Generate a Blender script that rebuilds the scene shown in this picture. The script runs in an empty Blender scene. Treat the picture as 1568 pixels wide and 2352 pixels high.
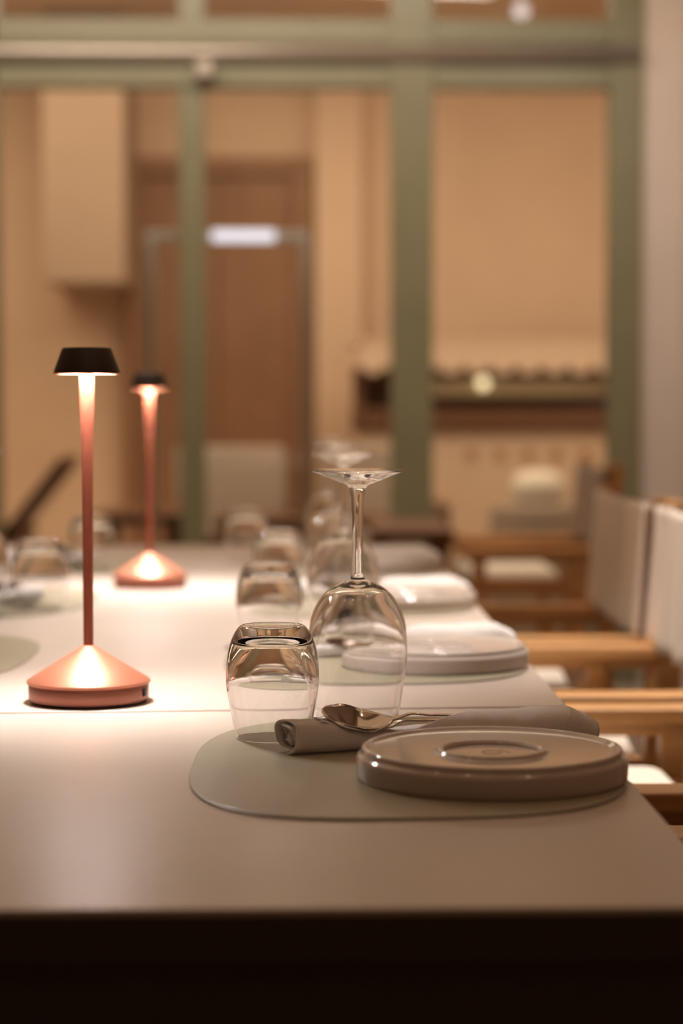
import bpy, bmesh, math, random
from mathutils import Vector, Matrix, noise
random.seed(4)
PI = math.pi
sc = bpy.context.scene
C = sc.collection

# ------------------------------------------------------------------ camera, world, lights, exposure
CAMZ = 1.056
FPX = 4650.0
PITCH, YAW = math.radians(2.84), math.radians(1.047)
cam_d = bpy.data.cameras.new('camera')
cam = bpy.data.objects.new('camera', cam_d); C.objects.link(cam)
cam.location = (0, 0, CAMZ)
cam.rotation_euler = (PI/2 - PITCH, 0, -YAW)
cam_d.sensor_width = 36; cam_d.sensor_fit = 'AUTO'
cam_d.lens = FPX/2352*36
cam_d.clip_start = 0.05; cam_d.clip_end = 60
cam_d.dof.use_dof = True
cam_d.dof.focus_distance = 1.88
cam_d.dof.aperture_fstop = 3.1
cam_d.dof.aperture_blades = 0
sc.camera = cam
sc.view_settings.view_transform = 'Standard'
sc.view_settings.look = 'None'
sc.view_settings.exposure = 0.0
sc.view_settings.gamma = 1.0

world = bpy.data.worlds.new('world'); sc.world = world
world.use_nodes = True
world.node_tree.nodes['Background'].inputs[0].default_value = (0.5, 0.33, 0.2, 1)
world.node_tree.nodes['Background'].inputs[1].default_value = 0.03

def aim(o, target):
    d = Vector(target) - o.location
    o.rotation_euler = d.to_track_quat('-Z', 'Y').to_euler()

def spot(name, loc, target, power, col, angle=60, blend=0.6, radius=0.035):
    l = bpy.data.lights.new(name, 'SPOT'); l.energy = power; l.color = col
    l.spot_size = math.radians(angle); l.spot_blend = blend; l.shadow_soft_size = radius
    o = bpy.data.objects.new(name, l); C.objects.link(o); o.location = loc; aim(o, target); return o

def area(name, loc, target, power, col, sx, sy=None):
    l = bpy.data.lights.new(name, 'AREA'); l.energy = power; l.color = col
    l.shape = 'RECTANGLE'; l.size = sx; l.size_y = sy or sx
    o = bpy.data.objects.new(name, l); C.objects.link(o); o.location = loc; aim(o, target); return o

WARM = (1.0, 0.66, 0.40); NEUT = (1.0, 0.95, 0.92)
# ceiling spots over the far part of the long table
spot('ceiling_spot', (0.35, 3.0, 2.95), (0.24, 2.95, 0.75), 245, NEUT, 44, 0.7, 0.02)
spot('ceiling_spot', (-0.45, 3.9, 2.95), (-0.35, 3.75, 0.75), 95, NEUT, 44, 0.9, 0.02)
spot('ceiling_spot', (0.95, 3.3, 2.95), (0.6, 3.1, 0.6), 80, (1, .84, .66), 44, 0.9)
spot('ceiling_spot', (-0.75, 2.6, 2.95), (-0.45, 2.9, 0.75), 52, NEUT, 40, 0.9)
spot('ceiling_spot', (1.25, 6.2, 2.95), (0.9, 6.2, 0.6), 18, WARM, 60, 0.9)
spot('ceiling_spot', (1.0, 6.2, 2.9), (1.35, 7.8, 1.2), 34, NEUT, 80, 1.0)
area('screen_wash', (-0.4, 6.3, 3.1), (-0.2, 7.8, 1.3), 52, (1, .86, .7), 2.6, 0.3)  # added fill from an unseen source to brighten the green screen
# the small downlights dotted over the ceiling: the glints in glass and glaze
for x, y in ((-1.0, 1.6), (-.35, 1.3), (.75, 1.9), (-1.1, 3.4), (.1, 4.6), (-.6, 5.2), (.8, 4.4), (-.25, -.1), (-.05, -.1), (.9, .4)):
    spot('downlight', (x, y, 2.95), (x, y, 0), 2.0, (1, .76, .54), 140, 0.4, 0.02)
# added warm fill for dim parts of the near room, no visible fixture
area('ceiling_glow', (-0.6, 4.6, 3.1), (-0.6, 4.6, 0), 26, WARM, 3.6, 4.6)
area('ceiling_glow', (0.3, 1.2, 2.85), (0.2, 1.9, 0.7), 2.2, (1, .54, .28), 1.6, 1.6)
# the lit room beyond the glass
area('inner_room_light', (-1.4, 9.2, 2.98), (-1.4, 9.4, 0), 74, (1, .77, .54), 3.2, 1.8)
area('inner_room_light', (1.5, 9.0, 2.98), (1.4, 9.6, 0), 58, (1, .76, .53), 2.4, 1.8)

# ------------------------------------------------------------------ pixel helper (real positions at real distances)
def at(px, py, Y):
    R = Matrix.Rotation(-YAW, 3, 'Z') @ Matrix.Rotation(PI/2 - PITCH, 3, 'X')
    d = R @ Vector(((px-784)/FPX, (1176-py)/FPX, -1))
    t = Y/d.y
    return Vector((d.x*t, Y, CAMZ + d.z*t))

# ------------------------------------------------------------------ materials
def mat(name, col, rough=0.5, metal=0.0, bump=0.0, bscale=200, var=0.0, vscale=8, coat=0.0, coatr=0.08, spec=0.5, sheen=0.0, stretch=None):
    m = bpy.data.materials.new(name); m.use_nodes = True
    nt = m.node_tree; b = nt.nodes['Principled BSDF']
    b.inputs['Base Color'].default_value = (*col, 1)
    b.inputs['Roughness'].default_value = rough
    b.inputs['Metallic'].default_value = metal
    b.inputs['Specular IOR Level'].default_value = spec
    b.inputs['Coat Weight'].default_value = coat
    b.inputs['Coat Roughness'].default_value = coatr
    b.inputs['Sheen Weight'].default_value = sheen
    tc = nt.nodes.new('ShaderNodeTexCoord'); src = tc.outputs['Object']
    if stretch:
        mp = nt.nodes.new('ShaderNodeMapping'); mp.inputs['Scale'].default_value = stretch
        nt.links.new(src, mp.inputs[0]); src = mp.outputs[0]
    if var > 0:
        n = nt.nodes.new('ShaderNodeTexNoise'); n.inputs['Scale'].default_value = vscale; n.inputs['Detail'].default_value = 6
        nt.links.new(src, n.inputs['Vector'])
        r = nt.nodes.new('ShaderNodeValToRGB')
        r.color_ramp.elements[0].position = 0.3; r.color_ramp.elements[1].position = 0.7
        r.color_ramp.elements[0].color = (*[c*(1-var) for c in col], 1)
        r.color_ramp.elements[1].color = (*[min(1, c*(1+var)) for c in col], 1)
        nt.links.new(n.outputs['Fac'], r.inputs[0]); nt.links.new(r.outputs[0], b.inputs['Base Color'])
    if bump > 0:
        n2 = nt.nodes.new('ShaderNodeTexNoise'); n2.inputs['Scale'].default_value = bscale; n2.inputs['Detail'].default_value = 4
        nt.links.new(src, n2.inputs['Vector'])
        bp = nt.nodes.new('ShaderNodeBump'); bp.inputs['Strength'].default_value = bump; bp.inputs['Distance'].default_value = 0.002
        nt.links.new(n2.outputs['Fac'], bp.inputs['Height']); nt.links.new(bp.outputs[0], b.inputs['Normal'])
    return m

def emit(name, col, strength):
    m = bpy.data.materials.new(name); m.use_nodes = True
    b = m.node_tree.nodes['Principled BSDF']
    b.inputs['Base Color'].default_value = (*col, 1)
    b.inputs['Emission Color'].default_value = (*col, 1)
    b.inputs['Emission Strength'].default_value = strength
    return m

def glass_mat(name, col=(1, 1, 1), rough=0.0):
    m = bpy.data.materials.new(name); m.use_nodes = True
    nt = m.node_tree; nt.nodes.remove(nt.nodes['Principled BSDF'])
    g = nt.nodes.new('ShaderNodeBsdfGlass'); g.inputs['IOR'].default_value = 1.48
    g.inputs['Color'].default_value = (*col, 1); g.inputs['Roughness'].default_value = rough
    nt.links.new(g.outputs[0], nt.nodes['Material Output'].inputs[0])
    return m

def pane_mat(name):
    m = bpy.data.materials.new(name); m.use_nodes = True
    nt = m.node_tree; nt.nodes.remove(nt.nodes['Principled BSDF'])
    t = nt.nodes.new('ShaderNodeBsdfTransparent'); t.inputs[0].default_value = (.95, .96, .95, 1)
    g = nt.nodes.new('ShaderNodeBsdfGlossy'); g.inputs['Roughness'].default_value = 0.0
    f = nt.nodes.new('ShaderNodeFresnel'); f.inputs[0].default_value = 1.5
    mx = nt.nodes.new('ShaderNodeMixShader')
    nt.links.new(f.outputs[0], mx.inputs[0]); nt.links.new(t.outputs[0], mx.inputs[1]); nt.links.new(g.outputs[0], mx.inputs[2])
    nt.links.new(mx.outputs[0], nt.nodes['Material Output'].inputs[0])
    return m

M = dict(
    table=mat('table_surface', (.575, .475, .405), .31, bump=.05, bscale=60, var=.05, vscale=5, spec=.34),
    edge=mat('table_edge', (.06, .040, .022), .6),  # table sides coloured dark to hold the shade of their unlit faces
    mat_=mat('placemat_leather', (.33, .285, .195), .40, bump=.06, bscale=300, var=.02),
    plate=mat('glazed_stoneware', (.56, .475, .41), .09, var=.03, vscale=20),
    napkin=mat('linen', (.80, .74, .69), .9, bump=.5, bscale=650, sheen=.15),
    seam=mat('linen_stitch', (.80, .68, .56), .9),
    steel=mat('polished_steel', (.50, .44, .39), .12, metal=1.0),
    copper=mat('rose_copper', (.56, .20, .115), .46, metal=.5, coat=.45, coatr=.40, bump=.03, bscale=900),
    stem=mat('stem_copper', (.42, .115, .065), .42, metal=.6),
    copper2=mat('rose_copper_band', (.33, .125, .085), .45, metal=.5),
    shade=mat('dark_bronze', (.035, .018, .012), .5, bump=.05, bscale=900),  # lamp shade's copper coloured near black, as if unlit
    rubber=mat('black_rubber', (.01, .01, .01), .6),
    glow=emit('lamp_diffuser', (1.0, .95, .92), 900),
    glass=glass_mat('clear_glass'),
    pane=pane_mat('window_glass'),
    wood=mat('oiled_teak', (.54, .27, .095), .40, var=.22, vscale=6, stretch=(1, 12, 12), bump=.1, bscale=60),
    dwood=mat('dark_wood', (.14, .055, .022), .45, var=.25, vscale=6, stretch=(1, 10, 10)),
    canvas=mat('canvas', (.78, .67, .56), .9, var=.13, vscale=1.0, stretch=(1, 34, .6), sheen=.1),  # colour streaks add the light and dark of hanging folds
    taupe=mat('taupe_canvas', (.27, .19, .14), .9, bump=.3, bscale=500),  # canvas of the row, coloured darker for the shade on the far chair
    cushion=mat('cream_cushion', (.80, .72, .60), .9, bump=.2, bscale=400),
    green=mat('olive_green_paint', (.16, .143, .080), .42, var=.06, vscale=4),
    metalbar=mat('brushed_rail', (.36, .31, .26), .35, metal=.6),
    plaster=mat('warm_plaster', (.66, .47, .33), .9, bump=.3, bscale=25, var=.05, vscale=2),
    plaster2=mat('pinkish_plaster', (.50, .41, .35), .9, bump=.3, bscale=25, var=.05, vscale=2),
    brown=mat('brown_door_paint', (.25, .125, .06), .6, var=.08, vscale=3),
    floor=mat('stone_floor', (.36, .30, .25), .45, var=.12, vscale=3, bump=.1, bscale=30),
    floor2=mat('pale_stone_floor', (.70, .58, .45), .5, var=.12, vscale=3),
    ceil=mat('ceiling_plaster', (.60, .48, .37), .9),
    uphol=mat('beige_upholstery', (.34, .26, .20), .9, bump=.2, bscale=300),
)

# ------------------------------------------------------------------ mesh helpers
def link(name, bm, m, parent=None, smooth=False, loc=None, bevel=0, solid=0, sub=0, auto=None):
    me = bpy.data.meshes.new(name); bmesh.ops.recalc_face_normals(bm, faces=bm.faces) if not solid else None
    bm.to_mesh(me); bm.free()
    me.materials.append(m)
    if smooth:
        for p in me.polygons: p.use_smooth = True
    o = bpy.data.objects.new(name, me); C.objects.link(o)
    if loc is not None: o.location = loc
    if parent: o.parent = parent
    if sub:
        s = o.modifiers.new('sub', 'SUBSURF'); s.levels = sub; s.render_levels = sub
    if solid:
        s = o.modifiers.new('solid', 'SOLIDIFY'); s.thickness = solid; s.offset = 0
    if bevel:
        s = o.modifiers.new('bevel', 'BEVEL'); s.width = bevel; s.segments = 3; s.limit_method = 'ANGLE'; s.angle_limit = math.radians(40)
        for p in me.polygons: p.use_smooth = True
        w = o.modifiers.new('wn', 'WEIGHTED_NORMAL'); w.keep_sharp = True
    return o

def box(bm, x0, x1, y0, y1, z0, z1, rot=None, org=None):
    vs = [bm.verts.new((x, y, z)) for x in (x0, x1) for y in (y0, y1) for z in (z0, z1)]
    for f in ((0,1,3,2),(4,6,7,5),(0,4,5,1),(2,3,7,6),(0,2,6,4),(1,5,7,3)):
        bm.faces.new([vs[i] for i in f])
    if rot is not None: bmesh.ops.rotate(bm, verts=vs, cent=org or (0,0,0), matrix=rot)
    return vs

def B(name, x0, x1, y0, y1, z0, z1, m, parent=None, bevel=0.0, rot=None, org=None):
    bm = bmesh.new(); box(bm, x0, x1, y0, y1, z0, z1, rot, org)
    return link(name, bm, m, parent, bevel=bevel)

def lathe(name, prof, m, parent=None, seg=96, closed=False, loc=None):
    bm = bmesh.new(); rings = []
    for r, z in prof:
        if r < 1e-6: rings.append([bm.verts.new((0, 0, z))])
        else: rings.append([bm.verts.new((r*math.cos(2*PI*k/seg), r*math.sin(2*PI*k/seg), z)) for k in range(seg)])
    pairs = list(zip(rings, rings[1:]))
    if closed: pairs.append((rings[-1], rings[0]))
    for a, b in pairs:
        for k in range(seg):
            k2 = (k+1) % seg
            if len(a) == 1 and len(b) == 1: break
            if len(a) == 1: bm.faces.new((a[0], b[k2], b[k]))
            elif len(b) == 1: bm.faces.new((a[k], a[k2], b[0]))
            else: bm.faces.new((a[k], a[k2], b[k2], b[k]))
    return link(name, bm, m, parent, smooth=True, loc=loc)

def smooth_prof(pts, n=8):
    out = []
    P = [pts[0]] + list(pts) + [pts[-1]]
    for i in range(1, len(P)-2):
        for k in range(n):
            t = k/n
            out.append(tuple(.5*((2*P[i][j]) + (-P[i-1][j]+P[i+1][j])*t + (2*P[i-1][j]-5*P[i][j]+4*P[i+1][j]-P[i+2][j])*t*t + (-P[i-1][j]+3*P[i][j]-3*P[i+1][j]+P[i+2][j])*t**3) for j in range(2)))
    out.append(tuple(pts[-1]))
    return out

def tube(bm, pts, r, seg=10):
    rings = []
    for i, p in enumerate(pts):
        p = Vector(p); a = Vector(pts[max(0, i-1)]); b = Vector(pts[min(len(pts)-1, i+1)])
        d = (b-a).normalized(); u = d.cross(Vector((0.01, 0.02, 1))).normalized(); v = d.cross(u)
        rr = r[i] if isinstance(r, (list, tuple)) else r
        rings.append([bm.verts.new(p + rr*(math.cos(2*PI*k/seg)*u + math.sin(2*PI*k/seg)*v)) for k in range(seg)])
    for a, b in zip(rings, rings[1:]):
        for k in range(seg): bm.faces.new((a[k], a[(k+1) % seg], b[(k+1) % seg], b[k]))
    bm.faces.new(rings[0][::-1]); bm.faces.new(rings[-1])

def tag(o, label=None, cat=None, group=None, kind=None):
    if label: o['label'] = label
    if cat: o['category'] = cat
    if group: o['group'] = group
    if kind: o['kind'] = kind
    return o

def thing(name, label, cat, loc=(0, 0, 0), rz=0, group=None):
    o = bpy.data.objects.new(name, None); C.objects.link(o); o.empty_display_size = .05
    o.location = loc; o.rotation_euler = (0, 0, rz)
    return tag(o, label, cat, group)

KIDS = {}
def copy_tree(o, parent=None):
    c = o.copy(); C.objects.link(c)
    if parent: c.parent = parent
    for ch in [x for x in bpy.data.objects if x.parent == o]: copy_tree(ch, c)
    return c

def place(proto, loc, label, rz=0, first=[set()], group=None):
    if proto.name in first[0]: o = copy_tree(proto)
    else: first[0].add(proto.name); o = proto
    o.location = loc; o.rotation_euler = (0, 0, rz); o['label'] = label
    return o

def struct(o): o['kind'] = 'structure'; return o

# ------------------------------------------------------------------ the setting: shell of the two rooms
YW = 7.8                                   # plane of the green glazed screen
struct(B('floor', -3.2, 1.6, -1.2, YW+.1, -.1, 0, M['floor']))
struct(B('ceiling', -3.2, 1.6, -1.2, YW+.1, 3.2, 3.3, M['ceil']))
struct(B('wall_right', 1.45, 1.6, -1.2, YW+.1, 0, 3.2, M['plaster2']))
struct(B('wall_left', -3.35, -3.2, -1.2, YW+.1, 0, 3.2, M['plaster2']))
struct(B('wall_front', -3.35, 1.6, -1.35, -1.2, 0, 3.2, M['plaster2']))
struct(B('wall_back', 1.285, 1.6, YW-.03, YW+.12, 0, 3.2, M['plaster2']))
# room beyond the glass
struct(B('floor_inner', -4.2, 3.2, YW+.1, 11.4, -.1, 0, M['floor2']))
struct(B('ceiling_inner', -4.2, 3.2, YW+.1, 11.4, 3.1, 3.2, M['ceil']))
struct(B('wall_inner_back', -4.2, 3.2, 11.2, 11.35, 0, 3.1, M['plaster']))
struct(B('wall_inner_left', -4.3, -4.2, YW+.1, 11.35, 0, 3.1, M['plaster']))
struct(B('wall_inner_right', 3.2, 3.3, YW+.1, 11.35, 0, 3.1, M['plaster']))
a = at(100, 700, 10.4); b = at(285, 700, 10.4)
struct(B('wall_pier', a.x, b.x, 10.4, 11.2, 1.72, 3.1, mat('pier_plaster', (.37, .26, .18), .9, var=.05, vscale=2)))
a = at(725, 700, 10.9); b = at(880, 700, 10.9)
struct(B('wall_column', a.x, a.x+.25, 11.05, 11.2, 0, 3.1, M['plaster']))

# brown doorway in the back wall
a = at(283, 362, 11.17); b = at(716, 362, 11.17)
dr = struct(thing('door_1', None, None, ((a.x+b.x)/2, 11.17, 0)))
hw = (b.x-a.x)/2
B('door_frame', -hw, -hw+.1, -.08, .03, 0, a.z, M['brown'], dr, .004)
B('door_frame', hw-.1, hw, -.08, .03, 0, a.z, M['brown'], dr, .004)
B('door_frame', -hw+.1, hw-.1, -.08, .03, a.z-.1, a.z, M['brown'], dr, .004)
B('door_leaf', -hw+.1, -.003, -.035, .02, .01, a.z-.1, M['brown'], dr, .004)
B('door_leaf', .003, hw-.1, -.035, .02, .01, a.z-.1, M['brown'], dr, .004)

# green glazed screen: posts, rails, panes
def zpx(py, Y=YW): return at(784, py, Y).z
def xpx(px, Y=YW): return at(px, 945, Y).x
Z0, Z1, Z2, Z3, ZT = zpx(205), zpx(152), zpx(104), zpx(47), 3.2
xl0, xl1, xr0, xr1, xj0, xj1 = xpx(414), xpx(472), xpx(897), xpx(992), xpx(1393), xpx(1466)
xL = xpx(2)
struct(B('trim_1', xl0, xl1, YW-.03, YW+.05, .12, ZT, M['green'], None, .006))
tr2 = struct(B('trim_2', xr0, xr1, YW-.05, YW+.05, .12, ZT, M['green'], None, .006))
struct(B('trim_3', xj0, xj1, YW-.05, YW+.05, 0, ZT, M['green'], None, .006))
struct(B('trim_4', xL-.12, xL, YW-.04, YW+.05, 0, ZT, M['green'], None, .006))
struct(B('trim_5', -3.2, xj0, YW-.04, YW+.05, Z0, Z1, M['green'], None, .006))
struct(B('trim_6', -3.2, xj0, YW-.04, YW+.05, Z2, Z3, M['green'], None, .006))
struct(B('trim_7', -3.2, xj0, YW-.04, YW+.05, 0, .12, M['green'], None, .006))
struct(B('trim_10', xj0-.09, xj0, YW-.03, YW+.05, .12, .5, M['green'], None, .006))
bm = bmesh.new()
tube(bm, [(-3.15, YW-.05, (Z1+Z2)/2), (xj1-.02, YW-.05, (Z1+Z2)/2)], (Z2-Z1)/2-.003, 20)
rail = struct(link('trim_8', bm, M['metalbar'], smooth=True))
struct(B('trim_9', -3.2, xj1, YW-.02, YW+.04, Z1, Z2, mat('rail_recess', (.10, .08, .06), .6)))
c_ = at(470, 157, YW-.1)
bm = bmesh.new(); box(bm, c_.x-.03, c_.x+.03, YW-.13, YW-.04, c_.z-.035, c_.z+.025)
br = link('door_closer_bracket', bm, M['metalbar'], bevel=.006)
tag(br, 'small dull metal bracket under the rail above the left green post', 'bracket')
for i, (x0, x1) in enumerate(((-3.2, xL-.12), (xL, xl0), (xl1, xr0), (xr1, xj0))):
    struct(B('window_%d' % (2*i+1), x0, x1, YW+.005, YW+.011, .12, Z0, M['pane']))
    struct(B('window_%d' % (2*i+2), x0, x1, YW+.005, YW+.011, Z3, ZT, M['pane']))

# ------------------------------------------------------------------ communal table (two abutting tables)
TZ = 0.75
def rounded_slab(bm, x0, x1, y0, y1, z0, z1, r, k0=0, k1=0):
    pts = []
    for cx, cy, a0 in ((x1-r, y1-r, 0), (x0+r, y1-r, PI/2), (x0+r, y0+r, PI), (x1-r, y0+r, 1.5*PI)):
        for k in range(9):
            a = a0 + PI/2*k/8; pts.append((cx+r*math.cos(a), cy+r*math.sin(a)))
    ym = (y0+y1)/2
    pts = [(x, y + ((k0 if y < ym else k1)*(x-x1))) for x, y in pts]
    lo = [bm.verts.new((x, y, z0)) for x, y in pts]; hi = [bm.verts.new((x, y, z1)) for x, y in pts]
    n = len(pts)
    bm.faces.new(hi); bm.faces.new(lo[::-1])
    for k in range(n): bm.faces.new((lo[k], lo[(k+1) % n], hi[(k+1) % n], hi[k]))

def table(x0, x1, y0, y1, zt, label, k0=0, k1=0):
    t = thing('dining_table', label, 'table', ((x0+x1)/2, (y0+y1)/2, 0), 0, 'tables pushed together')
    hx, hy = (x1-x0)/2, (y1-y0)/2
    bm = bmesh.new(); rounded_slab(bm, -hx, hx, -hy, hy, zt-.005, zt, .018, k0, k1)
    o = link('tabletop', bm, M['table'], t, bevel=.0015)
    bm = bmesh.new(); rounded_slab(bm, -hx+.0005, hx-.0005, -hy+.0005, hy-.0005, zt-.034, zt-.005, .0175, k0, k1)
    link('edge_band', bm, M['edge'], t)
    bm = bmesh.new(); rounded_slab(bm, -hx+.125, hx-.125, -hy+.030, hy-.040, zt-.16, zt-.034, .01, k0, k1)
    link('apron', bm, M['edge'], t)
    for sx in (-1, 1):
        for sy in (-1, 1):
            B('leg', sx*(hx-.17)-.035, sx*(hx-.17)+.035, sy*(hy-.13)-.035, sy*(hy-.13)+.035, 0, zt-.16, M['edge'], t, .004)
    if not k0: B('end_panel', -hx+.012, hx-.010, -hy+.008, -hy+.026, .08, zt-.034, M['edge'], t, .003)
    return t
table(-.705, .270, 1.235, 2.081, TZ, 'near dining table with pale stone-like top, its front edge nearest the camera', 0, .06)
table(-.705, .272, 2.0818, 4.63, TZ+.0015, 'long pale dining table continuing behind the near one, carrying both lamps', .06, 0)

# ------------------------------------------------------------------ place settings
def superellipse(a, b, n, N=160):
    out = []
    for k in range(N):
        t = 2*PI*k/N; c, s = math.cos(t), math.sin(t)
        out.append((a*math.copysign(abs(c)**(2/n), c), b*math.copysign(abs(s)**(2/n), s)))
    return out
bm = bmesh.new()
pts = superellipse(.1825, .251, 3.0)
pts = [(x*(1+.035*(-y/.251)*(1 if x > 0 else .2)), y + .012*(x/.18)) for x, y in pts]
rows = []
for sc_, z in ((.994, 0), (1, .0006), (1, .0015), (.994, .0021)):
    rows.append([bm.verts.new((x*sc_, y*sc_, z)) for x, y in pts])
for p, q in zip(rows, rows[1:]):
    for k in range(len(pts)): bm.faces.new((p[k], p[(k+1) % len(pts)], q[(k+1) % len(pts)], q[k]))
bm.faces.new(rows[0][::-1]); bm.faces.new(rows[-1])
mat_o = link('placemat', bm, M['mat_'])
tag(mat_o, 'x', 'placemat', 'leather placemats')

# upturned plate
plate = thing('dinner_plate', 'x', 'plate', group='upturned plates')
pp = [(0, .0200), (.036, .0200), (.0385, .0206), (.0405, .0226), (.0425, .0236), (.0445, .0232), (.0462, .0215), (.0485, .0203),
      (.056, .0205), (.085, .0218), (.098, .0226), (.1010, .0233), (.1035, .0248), (.1058, .0254), (.1077, .0247), (.1085, .0230), (.1088, .0212),
      (.1102, .0196), (.1118, .0183), (.1127, .0166), (.1130, .0145), (.1130, .0080), (.1127, .003), (.1120, .0006), (.1108, .0), (.1096, .0006), (.109, .003), (.109, .012), (.104, .017), (.06, .016), (0, .015)]
lathe('plate_body', smooth_prof(pp, 4), M['plate'], plate, 160)
bm = bmesh.new()
for k in range(48):
    pass
def ring_strip(bm, r0, r1, z, cx=0, cy=0, n=40, h=.0004):
    vs = []
    for k in range(n):
        a = 2*PI*k/n; vs.append([bm.verts.new((cx+r*math.cos(a), cy+r*math.sin(a), zz)) for r, zz in ((r0, z), (r0, z+h), (r1, z+h), (r1, z))])
    for k in range(n):
        a_, b_ = vs[k], vs[(k+1) % n]
        for j in range(4): bm.faces.new((a_[j], a_[(j+1) % 4], b_[(j+1) % 4], b_[j]))
ring_strip(bm, .0075, .0088, .0199)
box(bm, .012, .0135, -.009, .009, .0199, .0203, Matrix.Rotation(.4, 3, 'Z'))
link('maker_stamp', bm, mat('stamp_glaze', (.36, .29, .24), .15, coat=.5), plate)

# tumbler, upside down
def glass_shell(outer, wall, inner_top, grow=0, zg=.045):
    """outer: (r,z) from rim (z 0) to pole; inner follows at a wall's distance"""
    o = smooth_prof(outer, 8)
    inn = []
    for r, z in o:
        rr = r - wall - grow*max(0, (z-zg)/(inner_top-zg))**2
        if z < inner_top and rr > .003: inn.append((rr, z))
    r0, z0 = inn[-1]; inn += [(r0*math.cos(a*PI/16), z0+(inner_top+.0045-z0)*math.sin(a*PI/16)+.0*math.sin(a*PI/16)) for a in range(1, 8)] + [(0, inner_top+.0045)]
    rim = [(outer[0][0]-wall*.15, -.0004+.0004), (outer[0][0]-wall*.85, 0)]
    return [(0, o[-1][1])] + [p for p in o[::-1] if p[0] > 1e-6][0:] + rim + [(r, max(z, .0003)) for r, z in inn]
tumbler = thing('water_glass', 'x', 'glass', group='upturned water glasses')
to = [(.0341, .0004), (.0362, .010), (.0395, .026), (.0424, .042), (.0434, .054), (.0431, .068), (.0412, .081), (.0382, .0915), (.0343, .0995), (.0308, .1038), (.0275, .1054), (.023, .1046), (.018, .1038), (.008, .1034), (0, .1033)]
gl = lathe('glass_body', glass_shell(to, .0013, .0872, .0062), M['glass'], tumbler, 128)

wine = thing('wine_glass', 'x', 'glass', group='upturned wine glasses')
wo = [(.0400, .0004), (.0420, .014), (.0447, .030), (.0474, .048), (.0488, .064), (.0490, .075), (.0482, .088), (.0460, .100), (.0415, .112), (.0340, .1235), (.0240, .1320), (.0130, .1372)]
o_ = smooth_prof(wo, 8)
inn = [(r-.0009-.0034*max(0, (z-.055)/.07)**2, z) for r, z in o_ if z < .1265]
inn += [(.0195, .1300), (.0135, .1320), (.007, .1331), (0, .1334)]
stem = smooth_prof([(.0130, .1372), (.0078, .1392), (.0064, .1425), (.0060, .152), (.0052, .175), (.0054, .200), (.0066, .217), (.0080, .2265), (.0105, .2315), (.0180, .2345), (.032, .2400), (.0430, .2443)], 8)[1:]
foot = [(.0444, .2449), (.0448, .2457), (.0446, .2464), (.0438, .2468), (.030, .2464), (.012, .2458), (0, .2457)]
prof = foot[::-1] + stem[::-1] + o_[::-1] + [(.0396, 0), (.0391, 0)] + [(r, max(z, .0003)) for r, z in inn]
lathe('glass_body', prof, M['glass'], wine, 128)

# napkin roll with a pocket flap
def interp(tab, u):
    for (a, va), (b, vb) in zip(tab, tab[1:]):
        if u <= b:
            t = (u-a)/(b-a); t = t*t*(3-2*t); return va+(vb-va)*t
    return tab[-1][1]
L = .292
RH = [(0, .0300), (.12, .0285), (.25, .0200), (.36, .0155), (.48, .0175), (.7, .0150), (.9, .015), (1, .0165)]
RW = [(0, .0230), (.2, .0235), (.4, .026), (.6, .027), (.8, .028), (1, .030)]
napkin = thing('rolled_napkin', 'x', 'napkin', group='rolled linen napkins')
bm = bmesh.new(); NU, NT = 70, 150; turns = 3.3
grid = []
for i in range(NU+1):
    u = i/NU; h = interp(RH, u)/2; w = interp(RW, u)
    row = []
    for j in range(NT+1):
        t = j/NT; ang = -PI*.62 - t*turns*2*PI
        k = 1-.84*t
        n_ = noise.noise(Vector((u*5, math.cos(ang)*1.2, math.sin(ang)*1.2)))*.09*(1-t) + noise.noise(Vector((u*16+3, math.cos(ang)*2, math.sin(ang)*2+t*3)))*.03*(1-t)
        c, s = math.cos(ang), math.sin(ang)
        yy = w*k*(1+n_)*math.copysign(abs(c)**.62, c); zz = h*k*(1+n_)*math.copysign(abs(s)**.7, s)
        zz = max(h+zz, .0008+.0016*t)
        endsk = (.004*math.sin(ang*1.3)+.006*t)*(1-u) - .004*math.sin(ang)*u
        row.append(bm.verts.new((u*L+endsk, yy + .003*math.sin(u*7), zz)))
    grid.append(row)
for i in range(NU):
    for j in range(NT): bm.faces.new((grid[i][j], grid[i+1][j], grid[i+1][j+1], grid[i][j+1]))
rollhem = [v.co.copy() for v in grid[10][4:46]]
link('linen_roll', bm, M['napkin'], napkin, smooth=True, solid=.0011)
bm = bmesh.new(); tube(bm, [Vector((p.x, p.y*1.02, p.z+.0006)) for p in rollhem], .0003, 6)
link('hem_stitch', bm, M['seam'], napkin, smooth=True)
# flap: an arch of cloth over the right half, front edge slanting
FH = [(0, .0290), (.15, .0285), (.35, .0270), (.6, .0255), (.8, .0262), (.93, .0258), (1, .0200)]
bm = bmesh.new(); grid = []; NU, NT = 60, 60
for i in range(NU+1):
    u = i/NU; row = []
    for j in range(NT+1):
        t = j/NT; ang = PI*(1.03-1.06*t)                     # from far side over the top to near side
        x0 = .100 + .088*min(1, max(0, (t-.12)/.42)) + .003*math.sin(t*9)
        x1 = L + .004 + .006*math.sin(t*PI)
        x = x0 + (x1-x0)*u
        ug = (x-.105)/(L-.105); h = interp(FH, ug)+.001; w = .0275+.0045*ug
        c, s = math.cos(ang), math.sin(ang)
        n_ = 1+.05*noise.noise(Vector((ug*4, t*3, 1)))+.025*noise.noise(Vector((ug*14, t*5, 7)))
        droop = 1-.55*max(0, (u-.93)/.07)**2 * (0.5+.5*s)*.5
        yy = w*n_*math.copysign(abs(c)**.75, c); zz = h*n_*(abs(s)**.7 if s > 0 else 0)*droop
        row.append(bm.verts.new((x, yy+.003*math.sin(x/L*7), max(.0008, zz))))
    grid.append(row)
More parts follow.
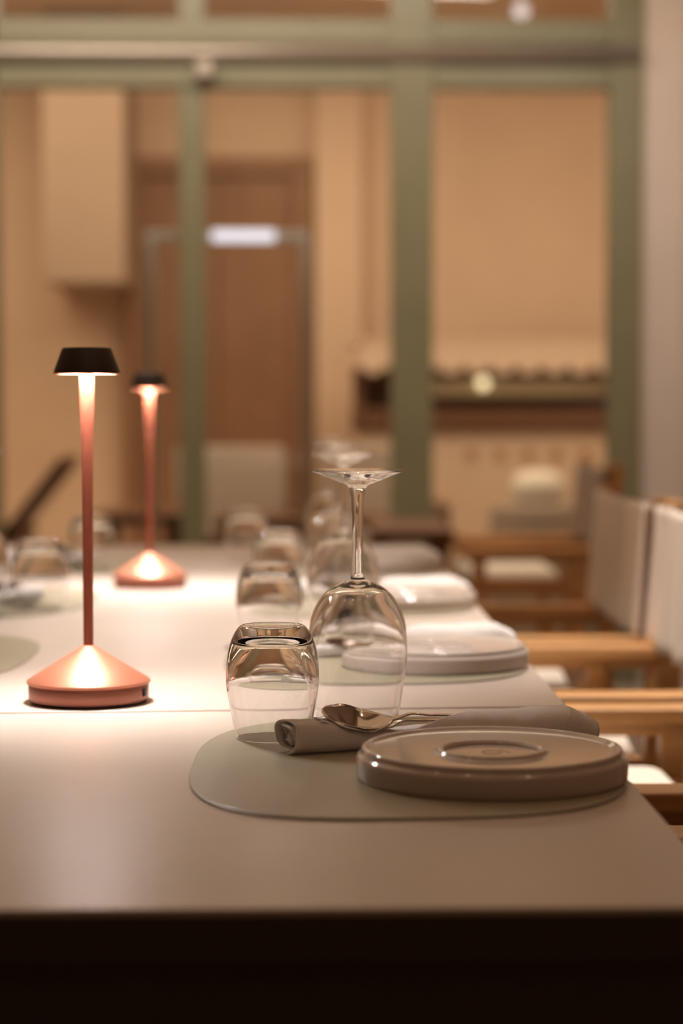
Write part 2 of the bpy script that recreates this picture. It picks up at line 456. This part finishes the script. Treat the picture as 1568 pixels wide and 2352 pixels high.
for i in range(NU):
    for j in range(NT): bm.faces.new((grid[i][j], grid[i+1][j], grid[i+1][j+1], grid[i][j+1]))
def flap_curve(i): return [v.co.copy() for v in grid[i]]
hem = flap_curve(49); edge0 = flap_curve(0)
flap = link('pocket_flap', bm, M['napkin'], napkin, smooth=True, solid=.0012)
bm = bmesh.new(); tube(bm, [p+Vector((0, 0, .0005)) + Vector((0, -.0004, 0)) for p in hem[8:-3]], .00035, 6)
link('hem_stitch', bm, M['seam'], flap, smooth=True)

# spoon and fork : surfaces along x (0 = tip), resting on the roll
def cutlery_surface(tabz, tabw, dish, L_, NX=90, NY=14, x_off=0, roll=lambda x: 0):
    bm = bmesh.new(); g = []
    for i in range(NX+1):
        t = i/NX; t = t if i else 0.0008; x = t*L_
        w = tabw(x); z = interp(tabz, x)
        row = []
        for j in range(NY+1):
            s = -1+2*j/NY
            row.append(bm.verts.new((x+x_off, w*s, z + dish(x)*(s*s-1) + roll(x)*w*s)))
        g.append(row)
    for i in range(NX):
        for j in range(NY): bm.faces.new((g[i][j], g[i+1][j], g[i+1][j+1], g[i][j+1]))
    return bm
def bowlw(x):
    if x < .064:
        t = x/.064; return max(.0008, 0.0225*math.sqrt(max(0, math.sin(PI*min(1, t*.96+.005))))*(1-.06*t))
    return 0
def spoonw(x):
    b = bowlw(x); nk = .0032 + .0045*max(0, (x-.08)/.12)
    return max(b, nk if x > .03 else 0)
spoon = thing('spoon', 'x', 'spoon', group='spoons on the napkins')
bm = cutlery_surface([(0, .0345), (.018, .0308), (.045, .0262), (.066, .0260), (.085, .0300), (.105, .0280), (.14, .0255), (.20, .0215)], spoonw, lambda x: .0085*math.sin(PI*min(1, x/.066)) if x < .066 else -.0008, .185, roll=lambda x: .42*max(0, 1-(x/.08)**3))
link('spoon_body', bm, M['steel'], spoon, smooth=True, solid=.0014)
fork = thing('fork', 'x', 'fork', group='forks on the napkins')
ftab = [(0, .0305), (.02, .0262), (.05, .0205), (.068, .0215), (.088, .0255), (.105, .0245), (.14, .0225), (.20, .0185)]
bm = cutlery_surface([(a_, interp(ftab, a_+.045)) for a_ in (0, .02, .04, .06, .10, .155)], lambda x: (.0125*(1-.15*(1-x/.02)) if x < .02 else .0030+.0095*math.exp(-((x-.02)/.010)**2)) + .004*max(0, (x-.04)/.11), lambda x: .002*max(0, 1-x/.03), .14, x_off=.045)
link('fork_body', bm, M['steel'], fork, smooth=True, solid=.0014)
bm = bmesh.new()
for k in range(4):
    yc = -.0092 + k*.00613
    n = 14; g = []
    for i in range(n+1):
        x = .046*i/n + .0005; ww = .0010+.0008*(x/.046); z = interp(ftab, x) - .0015*(1-(yc/.0125)**2)*(x/.046)
        g.append([bm.verts.new((x, yc+sx*ww*1.0, z+sz*.0007)) for sx, sz in ((-1, -1), (1, -1), (1, 1), (-1, 1))])
    for p, q in zip(g, g[1:]):
        for j in range(4): bm.faces.new((p[j], p[(j+1) % 4], q[(j+1) % 4], q[j]))
    bm.faces.new(g[0][::-1]); bm.faces.new(g[-1])
link('tines', bm, M['steel'], fork, smooth=False)

AX = -.2175                                     # long axis of the table
right = [('nearest', 0), ('second', 1), ('third', 2), ('farthest', 3)]
names_r = ['at the front right place', 'at the second right-hand place', 'at the third right-hand place', 'at the farthest right-hand place']
names_l = [None, 'at the left edge of the photo, nearest', 'on the left, behind the near lamp', 'at the farthest left-hand place']
def put(side, k, proto, X, Y, z, label, rz=0):
    cy = 1.753 + .74*k
    if side == 'L': X = 2*AX - X; Y = -Y; rz += PI
    return place(proto, (X, cy+Y, TZ + z + (.0015 if k else 0)), label, rz)
nap_rz = math.atan2(.10, .29)
for side, names in (('R', names_r), ('L', names_l)):
    for k, nm in enumerate(names):
        if nm is None: continue
        put(side, k, mat_o, .0855, 0, .0003, 'olive-beige rounded placemat ' + nm)
        put(side, k, plate, .1556, -.080, .0025, 'glossy taupe plate upside down ' + nm)
        put(side, k, napkin, -.018, .040, .0025, 'rolled greige napkin behind the plate ' + nm, nap_rz)
        put(side, k, spoon, .016, .051, .0015, 'polished spoon on the rolled napkin ' + nm, nap_rz*.9)
        put(side, k, fork, .010, .047, .0005, 'polished fork under the spoon ' + nm, nap_rz*.93)
        tx = {('R', 0): -.030, ('R', 1): -.046, ('R', 2): -.042, ('R', 3): -.118}.get((side, k), -.030)
        put(side, k, tumbler, tx, .124, .0025, 'clear stemless tumbler upside down ' + nm)
        if not (side == 'L' and k == 3):
            put(side, k, wine, .052, .230, .0025 if side == 'R' else .0025, 'clear stemmed wine glass upside down ' + nm)

# ------------------------------------------------------------------ table lamps
def make_lamp():
    t = thing('table_lamp', 'x', 'lamp', group='rechargeable table lamps')
    lathe('base', [(0, .001), (.0585, .001), (.0595, .002), (.0622, .003), (.0629, .004), (.0629, .0195), (.0622, .0203), (0, .0203)], M['copper2'], t)
    lathe('base_pad', [(0, 0), (.060, 0), (.060, .0022), (0, .0022)], M['rubber'], t)
    lathe('base_cone', [(0, .0200), (.0640, .0200), (.0647, .0206), (.0647, .0222), (.0640, .0232), (.0400, .0381), (.0200, .0505), (.0075, .0583), (.0056, .0594), (0, .0596)], M['copper'], t)
    st = smooth_prof([(.0052, .058), (.0053, .10), (.0055, .16), (.0058, .22), (.0063, .27), (.0072, .31), (.0077, .332), (.0083, .345), (.0125, .3608)], 8)
    lathe('stem', [(0, .058)] + st + [(0, .3608)], M['stem'], t, 48)
    sh = lathe('shade', [(0, .3615), (.0285, .3615), (.0312, .3448), (.0340, .3444), (.0344, .3452), (.0338, .3475), (.0258, .3692), (.0249, .3706), (0, .3710)], M['shade'], t)
    lathe('shade_rim', [(.0306, .3444), (.0306, .3434), (.0341, .3432), (.0345, .3444)], M['copper'], sh, closed=True)
    lathe('diffuser', [(.0132, .3590), (.0132, .3610), (.0276, .3610), (.0276, .3590)], M['glow'], sh, closed=True)
    sh['label'] = 'dark bronze shade'
    bm = bmesh.new(); box(bm, .0605, .0642, -.0035, .0035, .008, .016)
    p = link('charging_port', bm, M['rubber'], t); p.rotation_euler = (0, 0, math.radians(-18))
    return t
lamp = make_lamp()
l1 = at(200, 1604, 2.165)
place(lamp, (-.227, 2.122, TZ+.0017), 'slim copper table lamp with darkened shade at the left, nearest the camera')
place(lamp, (-.268, 3.51, TZ+.0017), 'copper table lamp blurred farther down the long table')

# ------------------------------------------------------------------ chairs along the right side
def make_chair(cloth='canvas'):
    t = thing('dining_chair', 'x', 'chair', group='teak and canvas dining armchairs')
    # local: faces -x, origin on floor below the seat centre; arms at y = +-.3, width .6
    az = .658
    for s in (-1, 1):
        yc = s*.300
        B('arm', -.20, .225, yc-.030, yc+.030, az-.022, az, M['wood'], t, .004)
        B('arm_rail', -.19, .22, yc-.014, yc+.014, az-.040, az-.022, M['wood'], t, .003)
        B('leg', -.17, -.13, yc-.018, yc+.018, 0, az-.022, M['wood'], t, .003)
        B('leg', .095, .128, yc-.018, yc+.018, 0, az-.022, M['wood'], t, .003)
        bm = bmesh.new(); box(bm, .219, .257, yc-.018, yc+.018, .30, .905, Matrix.Rotation(math.radians(2.5), 3, 'Y'), (.22, 0, .6))
        link('back_post', bm, M['wood'], t, bevel=.003)
    B('seat_rail', -.17, .12, -.282, -.262, .520, .562, M['wood'], t, .003)
    B('seat_rail', -.17, .12, .262, .282, .520, .562, M['wood'], t, .003)
    B('stretcher', -.16, -.14, -.28, .28, .525, .560, M['wood'], t, .003)
    B('stretcher', .10, .12, -.28, .28, .30, .34, M['wood'], t, .003)
    # cushion
    bm = bmesh.new(); g = []; N = 34
    for i in range(N+1):
        row = []
        for j in range(N+1):
            u, v = -1+2*i/N, -1+2*j/N
            e = (1-abs(u)**16)*(1-abs(v)**16)
            row.append(bm.verts.new((-.045+.135*u, .250*v, .566+.025*max(0, e)**.5)))
        g.append(row)
    for i in range(N):
        for j in range(N): bm.faces.new((g[i][j], g[i+1][j], g[i+1][j+1], g[i][j+1]))
    low = [[bm.verts.new((v.co.x, v.co.y, .560)) for v in r] for r in g]
    for i in range(N):
        for j in range(N): bm.faces.new((low[i][j+1], low[i+1][j+1], low[i+1][j], low[i][j]))
    for i in range(N):
        bm.faces.new((g[i+1][0], g[i][0], low[i][0], low[i+1][0])); bm.faces.new((g[i][N], g[i+1][N], low[i+1][N], low[i][N]))
        bm.faces.new((g[0][i], g[0][i+1], low[0][i+1], low[0][i])); bm.faces.new((g[N][i+1], g[N][i], low[N][i], low[N][i+1]))
    link('seat_cushion', bm, M['cushion'], t, smooth=True)
    # canvas back sling, hung between the posts, folds running down
    bm = bmesh.new(); g = []; NY, NZ = 70, 16
    for i in range(NY+1):
        y = -.326+.652*i/NY; row = []
        for j in range(NZ+1):
            v = j/NZ; z = .655 + .238*v - .006*math.cos(y*6)
            x = .211 + .018*v + .010*math.cos(y/.326*PI/2) - .010*max(0, abs(y)-.27)/.056 + .008*math.sin(y*47+.8*v) + .004*math.sin(y*113+2*v)
            row.append(bm.verts.new((x, y, z)))
        g.append(row)
    for i in range(NY):
        for j in range(NZ): bm.faces.new((g[i][j], g[i+1][j], g[i+1][j+1], g[i][j+1]))
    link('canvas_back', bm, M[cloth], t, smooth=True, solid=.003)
    return t
chair = make_chair()
CX = .385
for Y, lb in ((1.60, 'teak armchair nearest the camera, only its arm showing at the right edge'),
              (2.42, 'teak armchair with cream seat beside the near table'),
              (3.14, 'teak and canvas armchair with its back cut by the right edge'),
              (3.86, 'teak and canvas armchair, farthest of the row along the right side')):
    place(chair, (CX, Y, 0), lb)
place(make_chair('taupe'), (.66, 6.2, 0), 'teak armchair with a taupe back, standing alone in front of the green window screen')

# small dark table it faces
t = thing('side_table', 'small dark wooden table in front of the lone far armchair', 'table', (.325, 6.3, 0))
B('tabletop', -.12, .12, -.32, .32, .675, .705, M['dwood'], t, .004)
for sx in (-1, 1):
    for sy in (-1, 1): B('leg', sx*.09-.018, sx*.09+.018, sy*.28-.018, sy*.28+.018, 0, .675, M['dwood'], t, .003)

# ------------------------------------------------------------------ beyond the glass
# buffet counter with scalloped canopy
YC = 10.0
xa, xb = at(812, 900, YC).x, 2.4
z_sc0, z_sc1, z_dk = at(784, 852, YC).z, at(784, 795, YC).z, at(784, 975, YC).z
t = thing('buffet_counter', 'buffet counter with scalloped canopy above a dark opening, seen through right-hand panes', 'counter', (0, YC, 0))
B('counter_body', xa, xb, 0, .6, 0, z_dk, M['plaster'], t, .01)
B('opening', xa+.02, xb-.02, .30, .6, z_dk, z_sc0+.02, M['dwood'], t)
B('upright', xa, xa+.05, .02, .3, z_dk, z_sc0+.02, M['dwood'], t)
bm = bmesh.new(); box(bm, xa+.30, xb, .05, .29, at(784, 905, YC).z-.012, at(784, 868, YC).z)
link('metal_shelf', bm, mat('warm_brass', (.72, .60, .38), .35, metal=.5), t, bevel=.01)
bm = bmesh.new(); bmesh.ops.create_uvsphere(bm, u_segments=20, v_segments=12, radius=.028, matrix=Matrix.Translation((at(1110, 880, YC).x, .02, at(784, 880, YC).z)))
link('shelf_bulb', bm, emit('shelf_bulb_glow', (1, .82, .5), 1.6), t, smooth=True)
B('counter_lip', xa-.01, xb, -.03, .06, z_dk-.03, z_dk+.075, M['dwood'], t, .006)
# scalloped valance: row of half-round lobes
bm = bmesh.new(); lob = .128; n = int((xb-xa)/lob)
for k in range(n):
    cx = xa+.03+lob*(k+.5); pts = []
    for j in range(13):
        a_ = PI + PI*j/12; pts.append((cx+lob*.5*math.cos(a_), z_sc0+.06+.075*math.sin(a_)))
    pts = [(cx+lob*.5, z_sc1)] + [(cx-lob*.5, z_sc1)][:0] + pts[::-1] + [(cx-lob*.5, z_sc1)]
    f0 = [bm.verts.new((x, -.03, z)) for x, z in pts]; f1 = [bm.verts.new((x, 0.0, z)) for x, z in pts]
    bm.faces.new(f0); bm.faces.new(f1[::-1])
    for j in range(len(pts)): bm.faces.new((f0[j], f0[(j+1) % len(pts)], f1[(j+1) % len(pts)], f1[j]))
link('scalloped_valance', bm, mat('valance_cloth', (.78, .58, .43), .9), t)
B('canopy_top', xa, xb, -.03, .6, z_sc1, z_sc1+.03, M['plaster'], t, .006)
zh = at(784, 1045, YC).z
for k in range(5):  # flat dark discs standing for round holes in the front
    bm = bmesh.new(); cx = at(1082+65*k, 1045, YC).x
    tube(bm, [(cx, -.004, zh), (cx, .01, zh)], .033, 20)
    link('round_inlay', bm, mat('inlay', (.42, .24, .12), .7), t)

# reflection in the panes, built as a pale frame with glowing crossbar
YF = 7.98
a = at(345, 545, YF); b = at(478, 543, YF); c = at(708, 543, YF)
t = thing('rail_light', 'slim pale frame with a glowing crossbar, seen through the two left panes', 'reflection', (a.x, YF, 0))
W_ = mat('pale_metal', (.62, .56, .52), .4, metal=.3)
B('post', -.018, .018, -.02, .02, 0, b.z, W_, t, .004)
B('crossbar', -.018, c.x-a.x, -.012, .012, b.z-.02, b.z+.02, W_, t, .004)
B('light_tube', b.x-a.x+.015, b.x-a.x+.26, -.03, -.012, b.z-.022, b.z+.022, emit('cool_tube', (.85, .85, 1.0), 1.0), t, .008)
B('far_post', c.x-a.x-.03, c.x-a.x, -.02, .02, 0, b.z-.02, W_, t, .004)

# low dark tables and beige chairs of the inner room
def low_table(x0, x1, Y, z, label, cat='table'):
    t = thing('low_table', label, cat, ((x0+x1)/2, Y, 0)); h = (x1-x0)/2
    B('tabletop', -h, h, -.3, .3, z-.045, z, M['dwood'], t, .004)
    B('shelf', -h+.03, h-.03, -.27, .27, z-.26, z-.235, M['dwood'], t, .003)
    for sx in (-1, 1):
        for sy in (-1, 1): B('leg', sx*(h-.04)-.025, sx*(h-.04)+.025, sy*.26-.025, sy*.26+.025, 0, z-.045, M['dwood'], t, .003)
low_table(at(225, 1200, 8.5).x, at(435, 1200, 8.5).x, 8.5, .64, 'low dark wooden table beyond the glass, behind the far lamp')
low_table(at(500, 1200, 8.5).x, at(885, 1200, 8.5).x, 8.5, .62, 'low dark wooden table beyond the glass, behind the wine glasses')
a = at(470, 1220, 8.06)
bx = thing('storage_box', 'deep reddish brown chest beyond the glass, right of the far lamp', 'chest', (a.x, 8.06, 0))
B('chest_body', -.085, .085, -.12, .12, 0, .54, mat('deep_red_wood', (.10, .018, .008), .5), bx, .006)
B('chest_lid', -.09, .09, -.125, .125, .54, .565, mat('deep_red_lid', (.12, .03, .015), .5), bx, .006)

def make_lounge():
    t = thing('lounge_chair', 'x', 'chair', group='upholstered chairs of the inner room')
    bm = bmesh.new(); box(bm, -.26, .26, -.25, .27, .38, .50); link('seat', bm, M['uphol'], t, bevel=.03)
    bm = bmesh.new(); box(bm, -.26, .26, .22, .30, .46, .90, Matrix.Rotation(math.radians(-12), 3, 'X'), (0, .26, .46)); link('backrest', bm, M['uphol'], t, bevel=.03)
    for sx in (-1, 1):
        B('arm', sx*.29-.025, sx*.29+.025, -.24, .32, .60, .635, M['dwood'], t, .008)
        for yy in (-.22, .26): B('leg', sx*.29-.02, sx*.29+.02, yy-.02, yy+.02, 0, .60, M['dwood'], t, .004)
    return t
lc = make_lounge()
for px, Y, rz, lb in ((540, 9.2, .1, 'beige upholstered chair beyond the glass, right of the narrow green post'),
                      (870, 9.25, 0, 'beige upholstered chair beyond the glass, left of the broad green post')):
    a = at(px, 1100, Y); place(lc, (a.x, Y, 0), lb, rz)
# reclined dark chair at far left
a = at(75, 1100, 8.5)
t = thing('lounge_chair', 'dark slanted lounge chair beyond the glass at the far left', 'chair', (a.x, 8.5, 0))
bm = bmesh.new(); box(bm, -.02, .02, -.25, .25, 0, .36, Matrix.Rotation(math.radians(38), 3, 'Y'), (0, 0, 0))
o = link('backrest', bm, M['dwood'], t, bevel=.01); o.location = (-.06, 0, .58)
bm = bmesh.new(); box(bm, -.62, -.02, -.25, .25, .53, .60, Matrix.Rotation(math.radians(-9), 3, 'Y'), (-.02, 0, .55))
link('seat', bm, M['dwood'], t, bevel=.01)
for x in (-.5, -.06):
    for y in (-.22, .22): B('leg', x-.02, x+.02, y-.02, y+.02, 0, .55, M['dwood'], t, .004)
# pale sofa below the counter
a = at(1235, 1120, 9.3)
t = thing('pouf', 'round beige pouf topped with a pale cushion, beyond the glass below the counter', 'pouf', (a.x, 9.3, 0))
lathe('pouf_body', smooth_prof([(0, .0), (.20, .0), (.22, .06), (.23, .3), (.22, .56), (.19, .63), (0, .64)], 6), M['uphol'], t, 40)
lathe('top_cushion', smooth_prof([(0, .64), (.08, .64), (.12, .67), (.12, .74), (.07, .78), (0, .785)], 6), M['cushion'], t, 40)
